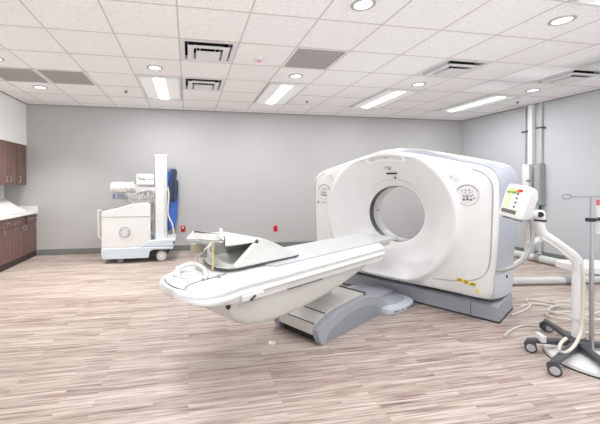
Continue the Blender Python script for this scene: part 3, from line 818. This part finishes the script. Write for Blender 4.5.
for k in range(9):
    x = -1.0+.045*k; z = 1.05+.03*math.sin(k*2.3)
    MB().tube(smooth_path([(x-.05,5.86,z+.06),(x,5.83,z-.05),(x+.04,5.85,z+.05),(x+.07,5.88,z-.02)],5),.007,6).build('cable', (CABLEG,CABLEW,CABLEW)[k%3], mx)
for cx, cz, r in ((-.93,1.20,.10),(-.86,1.16,.12),(-.74,1.13,.08),(-.66,1.12,.09)):
    MB().tube([(cx+r*math.cos(R(20*k)),5.80+.02*math.sin(R(40*k)),cz+r*.8*math.sin(R(20*k))) for k in range(18)],.009,6,closed=True).build('cable_loop', (CABLEW,OFFW,CABLEG,CABLEW)[int(cx*-10)%4], mx)
MB().tube(smooth_path([(-.35,5.85,1.25),(-.325,5.84,1.1),(-.34,5.84,.8),(-.27,5.83,.62),(-.245,5.83,.47),(-.29,5.83,.40),(-.35,5.84,.40)],6),.014,8).build('hose', CABLEW, mx)

# x-ray aprons on a wall hook
hk = thing('apron_hook', 'steel wall hook holding the blue aprons behind the white column', 'hook', (-.3,YB,1.6))
MB().box((-.46,YB-.012,1.565),(-.22,YB-.001,1.605)).build('back_plate', STEEL, hk)
for x in (-.42,-.34,-.26):
    MB().tube(smooth_path([(x,YB-.01,1.585),(x,YB-.07,1.58),(x,YB-.17,1.585),(x,YB-.19,1.62)],4),.006,8).build('peg', STEEL, hk)
def apron(name, xs, z0, z1, y, amp, m, label, ph):
    mb = MB(); nx, nz = 16, 26; rows = []
    for j in range(nz+1):
        v = j/nz; z = z1-(z1-z0)*v
        top = min(1,v/.12); l = interp([(0,.35),(.08,.15),(.18,.12),(.30,.30),(.36,.05),(.7,0),(1,.12)],v); r = interp([(0,.6),(.08,.85),(.2,.85),(.33,.72),(.42,1.0),(.8,.95),(1,.8)],v)
        row = []
        for i in range(nx+1):
            u = i/nx; x = xs[0]+(xs[1]-xs[0])*(l+(r-l)*u)
            row.append((x, y-amp*(.6+.4*v)*math.sin(u*9+ph+1.2*v)-.02*math.sin(PI*u), z+.015*math.sin(u*7+ph)))
        rows.append(row)
    mb.loft(rows, False, False)
    o = mb.build(name, m, None, smooth=60, solid=.012)
    return tag(o, label, 'apron')
apron('lead_apron', (-.36,-.19), .98,1.58,6.50,.018,NAVY,'shorter dark navy protective apron hanging over the top of the blue one',.5)
apron('lead_apron', (-.50,-.195), .43,1.55,6.565,.022,BLUE,'bright blue protective apron hanging on the wall behind the white column',2.2)

# red wall outlets
def outlet(x, z, label, plug):
    t = thing('wall_outlet', label, 'outlet', (x,YB,z), 0, 'red wall outlets')
    MB().box((x-.042,YB-.008,z-.06),(x+.042,YB-.0005,z+.06)).build('cover_plate', RED, t, bevel=.003)
    for dz in (-.025,.025): MB().box((x-.017,YB-.011,z+dz-.014),(x+.017,YB-.007,z+dz+.014)).build('socket', mat('dark_red',(170,14,26),.4), t, bevel=.002)
    if plug: MB().box((x-.02,YB-.05,z+.005),(x+.012,YB-.0105,z+.045)).build('plug', WHITE, t, bevel=.004)
outlet(-.10,.425,'red wall outlet with a white plug beside the x-ray machine',True)
outlet(1.765,.385,'bare red wall outlet between the table wedge and the scanner',False)

# ------------------------------------------------------------------ right wall: pole, boxes and pipes
def conduit(name, y, w, d, m, label, z0=.0, z1=H-.01, clamps=()):
    t = thing(name, label, 'conduit', (XR,y,z0))
    if d is None: MB().cyl((XR-w,y,z0),(XR-w,y,z1),w-.002,seg=16).build('pipe', m, t)
    else: MB().box((XR-d,y-w/2,z0),(XR-.001,y+w/2,z1)).build('channel', m, t, bevel=.006)
    for z in clamps:
        MB().box((XR-(2*w if d is None else d)-.012,y-w-.03,z-.012),(XR-.001,y+w+.03,z+.012)).build('strap', CHAR, t, bevel=.003)
    return t
conduit('wall_conduit', 5.225, .018, None, GALV, 'thin grey conduit on the right wall, left of the wide white channel', .0, H-.01, (2.27,))
conduit('wall_raceway', 5.085, .072, .08, WHITE2, 'wide white cable channel running up the right wall to the ceiling', .06, H-.01)
conduit('wall_conduit', 4.935, .030, None, GALV, 'thicker grey conduit on the right wall, right of the wide white channel', 1.67, H-.01, (2.30,))
jb = thing('junction_box', 'slim white switch box on the right wall above the injector head', 'box', (XR-.1,5.10,1.2))
MB().box((XR-.17,5.03,1.20),(XR-.0795,5.15,1.66)).build('box_body', WHITE, jb, bevel=.006)
MB().box((XR-.176,5.05,1.25),(XR-.168,5.13,1.62)).build('box_lid', WHITE2, jb, bevel=.003)
MB().lathe([(.02,0),(.02,-.05),(.012,-.055)],(0,0,0),'x',14).build('box_knob', BTN, jb, Matrix.Translation((XR-.172,5.02,1.36)))
eb = thing('electrical_box', 'tall narrow grey electrical box on the right wall behind the injector', 'box', (XR-.05,4.93,.93))
MB().box((XR-.12,4.875,.93),(XR-.001,4.985,1.66)).build('box_body', mat('box_grey',(156,160,158),.5), eb, bevel=.006)
MB().box((XR-.126,4.89,.96),(XR-.119,4.97,1.63)).build('box_door', mat('box_door_grey',(164,168,166),.5), eb, bevel=.003)
MB().cyl((XR-.05,4.93,.93),(XR-.05,4.93,.80),.02,seg=12).build('cable_gland', CHAR, eb)
MB().cyl((XR-.05,4.93,.80),(XR-.05,4.93,.02),.022,seg=12).build('pipe', GALV, eb)
p1 = thing('floor_pipe', 'pale pipe lying along the foot of the right wall', 'pipe', (5.75,4.5,0))
MB().cyl((5.74,5.5,.065),(5.70,3.3,.065),.062,seg=20).build('pipe', PIPE, p1)
for y in (4.62,3.95,3.62):
    x = 5.70+.04*(y-3.3)/2.2
    MB().cyl((x,y-.04,.066),(x,y+.04,.066),.070,seg=20).build('coupling', STEEL, p1)
MB().box((5.735-.05,4.60,.125),(5.735+.05,4.66,.155)).build('bracket', BTN, p1, bevel=.006)
p2 = thing('floor_pipe', 'pale horizontal pipe running over the floor from behind the scanner', 'pipe', (4.4,3.6,0))
MB().cyl((3.35,3.735,.05),(4.95,3.54,.05),.048,seg=20).build('pipe', PIPE, p2)
MB().cyl((4.78,3.562,.051),(4.88,3.549,.051),.056,seg=20).build('coupling', STEEL, p2)
MB().cyl((4.93,3.5425,.051),(5.0,3.534,.051),.056,seg=20).build('coupling', STEEL, p2)
MB().cyl((5.0,3.534,.05),(5.625,3.46,.05),.046,seg=20).build('pipe', PIPE, p2)

# ------------------------------------------------------------------ injector stand on the right
HX, HY = 2.885, 2.045
ij = thing('injector_stand', 'white contrast injector on a column with dark star base and casters', 'medical stand', (HX,HY,0))
MB().cyl((HX,HY,.10),(HX,HY,.70),.037,.035,24).build('column', WHITE, ij)
MB().cyl((HX,HY,.28),(HX,HY,.30),.046,seg=24).build('column_collar', OFFW, ij)
hub = MB().lathe([(.05,.085),(.075,.09),(.075,.125),(.05,.14),(.044,.15)],(HX,HY,0),'z',28).build('base_hub', CHAR, ij)
tips = [(2.60,2.18),(2.44,1.875),(2.66,1.63),(3.37,1.86),(3.12,2.46)]
for k, (x, y) in enumerate(tips):
    d = Vector((x-HX,y-HY,0)); n = Vector((-d.y,d.x,0)).normalized()
    sec = []
    for u, w, z0_, z1_ in ((.0,.028,.086,.125),(.5,.026,.080,.116),(.9,.023,.076,.106),(1.0,.018,.078,.100),(1.04,.008,.082,.096)):
        c = Vector((HX,HY,0))+d*u
        sec.append([c+n*w+Vector((0,0,z0_)), c+n*w*.9+Vector((0,0,z1_-.008)), c+n*w*.4+Vector((0,0,z1_)), c-n*w*.4+Vector((0,0,z1_)), c-n*w*.9+Vector((0,0,z1_-.008)), c-n*w+Vector((0,0,z0_))])
    lg = MB().loft(sec).build('leg', CHAR, ij)
    c = Vector((x,y,0))-d.normalized()*.015
    a = R(20+35*k); ax = Vector((math.sin(a),-math.cos(a),0)) if k > 1 else Vector((-.72,-.69,0))
    cs_ = MB()
    cs_.cyl(c+Vector((0,0,.06)), c+Vector((0,0,.092)), .012, seg=12)
    for s in (-1,1):
        p = c+ax*s*.022+Vector((0,0,.039))
        cs_.tube([p-ax*.012,p-ax*.010,p+ax*.010,p+ax*.012],[.031,.039,.039,.031],24)
    cst = cs_.build('caster', CHAR, lg)
    for s in (-1,1):
        p = c+ax*s*.0345+Vector((0,0,.039))
        MB().cyl(p-ax*s*.002, p+ax*s*.004, .029, .025, 20).build('wheel_cap', mat('caster_grey',(186,186,186),.45), lg)
# white clip on the left leg
MB().box((-.018,-.045,.0),(.018,.045,.05), Matrix.Translation((2.665,2.14,.095)) @ Matrix.Rotation(-.42,4,'Z')).build('leg_clip', WHITE, ij, bevel=.006)
# arm: knuckle, sweeping arm, lower strut
Cx, Cy = math.cos(YAW), -math.sin(YAW)          # unit vector that runs left to right across the stand's front
def st(u, z, dep=0.0):
    """point at image column u on the stand's own plane (about 2.54 m from the door), pushed back by dep"""
    D = 2.535+dep; r = (u-248.22)/F*D
    return Vector((Cx*r+math.sin(YAW)*D, Cy*r+math.cos(YAW)*D, z))
# main arm sweeps from the knuckle to the column head
ar = smooth_path([st(539,1.02), st(540,.965), st(543,.92), st(550,.885), st(562,.82), st(572,.765), st(577.5,.715), st(578.5,.66)],6)
n = len(ar)
MB().tube(ar,[.034-.003*k/n for k in range(n)],20).build('arm', WHITE, ij)
MB().tube(smooth_path([st(541,.895,-.03), st(552,.845,-.035), st(566,.765,-.035), st(573,.72,-.03), st(575,.66,-.03)],6),.011,10).build('arm_rail', OFFW, ij)
MB().tube([st(527,.842), st(536,.872), st(546,.90)],[.018,.024,.02],14).build('arm_strut', WHITE, ij)
MB().cyl(st(540,1.015), st(540,1.03), .038, seg=24).build('arm_band', DARK, ij)
MB().cyl(st(540,1.03), st(540,1.06), .034, seg=24).build('arm_neck', WHITE, ij)
kn = MB().cyl(st(527,1.073), st(542,1.070), .032, seg=24).build('knuckle', WHITE, ij)
MB().cyl(st(540.5,1.070,-.04), st(540.5,1.070,-.02), .020, seg=16).build('knuckle_knob', DARK, kn)
MB().cyl(st(525.5,1.074), st(527.5,1.074), .034, seg=24).build('knuckle_ring', DARK, kn)
# head
hc = st(519.0,1.160,-.02)
HMx = Matrix.Translation(hc) @ Matrix.Rotation(-R(80),4,'Z') @ Matrix.Rotation(R(-9),4,'X') @ Matrix.Rotation(R(11),4,'Y')
hb = MB(); w, d_, h = .088, .060, .130
hb.loft([[(-w,-d_,-h),(w,-d_,-h),(w*.95,d_,-h+.02),(-w*.95,d_,-h+.02)],[(-w,-d_,-h*.6),(w,-d_,-h*.6),(w,d_,-h*.6),(-w,d_,-h*.6)],[(-w,-d_,h*.55),(w,-d_,h*.55),(w,d_,h*.45),(-w,d_,h*.45)],[(-w*.9,-d_*.92,h),(w*.9,-d_*.92,h),(w*.85,d_*.7,h*.93),(-w*.85,d_*.7,h*.93)]])
ho = hb.build('injector_head', WHITE, ij, HMx, bevel=.022, seg=4)
MB().box((-w*.82,-d_-.003,-h*.78),(w*.72,-d_+.006,h*.80)).build('keypad', mat('keypad_cream',(238,238,226),.4), ho, HMx, bevel=.004)
MB().box((-w*.72,-d_-.006,-h*.72),(w*.45,-d_,-h*.50)).build('readout', mat('readout_grey',(108,106,100),.3), ho, HMx)
MB().box((-w*.70,-d_-.0055,-h*.42),(-w*.2,-d_,h*.45)).build('key_strip', mat('pale_green',(214,226,196),.5), ho, HMx)
for k in range(4):
    MB().lathe([(.007,0),(.007,-.006)],(w*.18,-d_-.001,-h*.30+k*h*.25),'y',12).build('key', CHAR, ho, HMx)
for x, z, m in ((w*.30,h*.66,RED),(w*.12,h*.60,ORANGE),(-w*.15,h*.50,GREEN),(-w*.35,h*.62,YEL),(-w*.55,h*.48,GREEN)):
    MB().cbox((x,-d_-.003,z),(.030,.008,.018)).build('key', m, ho, HMx, bevel=.002)
for x in (-.04,.035):
    MB().cyl((x,-.01,-h-.004),(x,-.01,-h+.02),.030,seg=20).build('syringe_port', CHAR, ho, HMx)
# tray on the column
TM = Matrix.Translation((2.975,2.075,.60)) @ Matrix.Rotation(-YAW,4,'Z')
tbo = MB().box((0,0,0),(.34,.24,.065), TM).build('side_tray', WHITE, ij, None, bevel=.016, seg=4)
MB().box((.02,.02,.064),(.32,.22,.070), TM).build('tray_mat', OFFW, tbo)
MB().cyl((HX,HY,.63),(3.06,2.14,.63),.018,seg=14).build('tray_bracket', WHITE2, ij)
# hoses of the injector
MB().tube(smooth_path([st(530,1.03,-.02), st(532,.95,-.02), st(531.5,.86,-.03), st(526,.76,-.04), st(516,.69,-.03), st(503,.645,.0), st(497,.62,.1)],6),.014,10).build('hose', CABLEG, ij)
MB().tube(smooth_path([st(526.5,1.0,.01), st(527.5,.9,.01), st(526,.78,.02), st(520,.72,.02), st(514,.69,.02)],6),.009,10).build('hose', CABLEW, ij)
MB().tube(smooth_path([st(581,.71,-.05), st(583.5,.64,-.06), st(584,.5,-.06), st(583,.35,-.06), st(581,.22,-.07), st(575,.145,-.13), st(566,.11,-.17), st(559,.13,-.18), st(561,.17,-.16), st(566,.19,-.13)],6),.010,10).build('hose', CABLEW, ij)

# iv pole with a white round base
IX, IY = st(588.2,0,-.03).x, st(588.2,0,-.03).y
IX, IY = 2.925, 1.985
iv = thing('iv_pole', 'thin steel drip pole with a looped hook and round white base', 'iv pole', (IX,IY,0))
MB().lathe([(.285,.004),(.29,.012),(.285,.03),(.22,.05),(.06,.066),(.03,.068)],(IX,IY-.03,0),'z',56).build('round_base', WHITE, iv)
MB().lathe([(.293,.0),(.293,.010)],(IX,IY-.03,0),'z',56).build('base_rim', CHAR, iv)
MB().cyl((IX,IY,.062),(IX,IY,.78),.014,seg=16).build('lower_tube', STEEL, iv)
MB().cyl((IX,IY,.78),(IX,IY,1.205),.009,seg=12).build('upper_tube', STEEL, iv)
cl = MB().box((-.035,-.016,-.014),(.022,.016,.014), Matrix.Translation((IX,IY,1.035)) @ Matrix.Rotation(-YAW,4,'Z')).build('clamp', DARK, iv, None, bevel=.005)
MB().tube([(IX+.03*Cx,IY+.03*Cy,1.035),(IX+.055*Cx,IY+.055*Cy,1.04),(IX+.075*Cx,IY+.075*Cy,1.04)],[.008,.013,.012],14).build('clamp_knob', DARK, cl)
def rail(d, dz=0): return Vector((IX+Cx*d,IY+Cy*d,1.205+dz))
hp = [rail(.20),rail(.10),rail(0),rail(-.10),rail(-.155)]
lp = [rail(-.155,.0)]+[rail(-.185-.035*math.cos(a)*1.0+.0, .016*math.sin(a))+Vector((0,0,0)) for a in [R(180-24*k) for k in range(1,15)]]
MB().tube(hp+[rail(-.185+.035*math.cos(R(24*k)), .017*math.sin(R(24*k))) for k in range(1,15)],.005,8).build('hook_bar', STEEL, iv)
MB().box((IX+.055,IY-.03,.93),(IX+.066,IY+.01,1.19)).build('info_card', mat('card_white',(236,236,236),.5), iv)
MB().box((IX+.053,IY-.028,1.14),(IX+.0555,IY+.008,1.185)).build('card_stripe', mat('pink_stripe',(220,120,130),.5), iv)

# ------------------------------------------------------------------ cables and cap on the floor
def cable(name, pts, r, m, label, n=8):
    o = MB().tube(smooth_path(pts,n),r,8).build(name, m); return tag(o, label, 'cable')
cr = .009
cable('power_cable', [(3.14,2.80,cr),(3.35,2.86,cr),(3.58,2.98,cr),(3.68,3.10,cr),(3.74,3.14,cr),(3.86,3.04,cr),(3.90,2.95,cr),(3.80,2.90,cr),(3.66,2.98,cr*2.6),(3.52,2.99,cr),(3.42,2.94,cr)], cr, CABLEW, 'thin pale cable looping out from behind the scanner base')
pts = []
for k in range(22):
    a = k*2*PI/9; pts.append((3.66+(.30+.03*math.sin(k))*math.cos(a)+.008*k, 2.62+(.14+.02*math.cos(k*1.7))*math.sin(a)+.004*k, cr+.0042*k))
cable('coiled_cable', pts, cr, CABLEW, 'white cable lying in a coil on the floor behind the injector column', 6)
cable('trailing_cable', [(2.62,2.40,cr),(2.80,2.50,cr),(3.0,2.56,cr),(3.15,2.52,cr),(3.35,2.36,cr),(3.62,2.28,cr)], cr, CABLEW, 'white cable trailing across the floor behind the star base')
fc = thing('floor_outlet', 'small round white cap set in the floor in front of the table', 'floor cap', (.673,2.659,0))
MB().lathe([(.032,.0005),(.032,.004),(.026,.007)],(.673,2.659,0),'z',24).build('cap', WHITE, fc)
MB().lathe([(.008,.006),(.008,.009)],(.673,2.659,0),'z',12).build('screw', BTN, fc)

# ------------------------------------------------------------------ light
w = bpy.data.worlds.new('world'); scene.world = w; w.use_nodes = True
nt = w.node_tree; bg = nt.nodes['Background']
tcw = nt.nodes.new('ShaderNodeTexCoord'); sx = nt.nodes.new('ShaderNodeSeparateXYZ'); rw = nt.nodes.new('ShaderNodeValToRGB')
mrw = nt.nodes.new('ShaderNodeMapRange'); mrw.inputs['From Min'].default_value = -1; mrw.inputs['From Max'].default_value = 1
nt.links.new(tcw.outputs['Generated'], sx.inputs[0]); nt.links.new(sx.outputs['Z'], mrw.inputs['Value']); nt.links.new(mrw.outputs[0], rw.inputs[0])
e = rw.color_ramp.elements; e[0].position = .35; e[0].color = (2.3,2.36,2.42,1); e[1].position = .55; e[1].color = (.66,.68,.70,1)
nt.links.new(rw.outputs[0], bg.inputs[0]); bg.inputs[1].default_value = 1.0
def area(name, loc, sx, sy, e, rot=(0,0,0), c=(.97,.99,1)):
    l = bpy.data.lights.new(name,'AREA'); l.shape = 'RECTANGLE'; l.size = sx; l.size_y = sy; l.energy = e; l.color = c
    o = bpy.data.objects.new(name, l); COL.objects.link(o); o.location = loc; o.rotation_euler = rot; return o
for i, j, e_ in ((1,3,34),(4,3,22),(7,3,20),(10,3,22),(1,-3,26),(4,-3,22),(7,-3,22),(10,-3,22)):
    x, y = cell(i, j); area('troffer_lamp', (x+T/2, y+T, H-.034), .13, 1.08, e_)
for x, y in ((-2.2,4.31),(-2.18,5.478),(-.41,4.31),(1.42,4.31),(3.29,4.35),(5.23,4.31),(1.39,2.5),(3.256,2.43),(-.41,2.45),(5.23,2.45),(-.41,.6),(1.4,.6),(3.25,.6)):
    l = bpy.data.lights.new('downlight_lamp','SPOT'); l.energy = 130 if x < -2 else (30 if x < 0 else (13 if y < 3 else 24)); l.spot_size = R(110); l.spot_blend = .8; l.shadow_soft_size = .07; l.color = (1,.985,.96)
    o = bpy.data.objects.new('downlight_lamp', l); COL.objects.link(o); o.location = (x,y,H-.03)

scene.view_settings.view_transform = 'Standard'; scene.view_settings.look = 'None'
scene.view_settings.exposure = 0.17; scene.view_settings.gamma = 1.0
scene.view_settings.use_curve_mapping = False
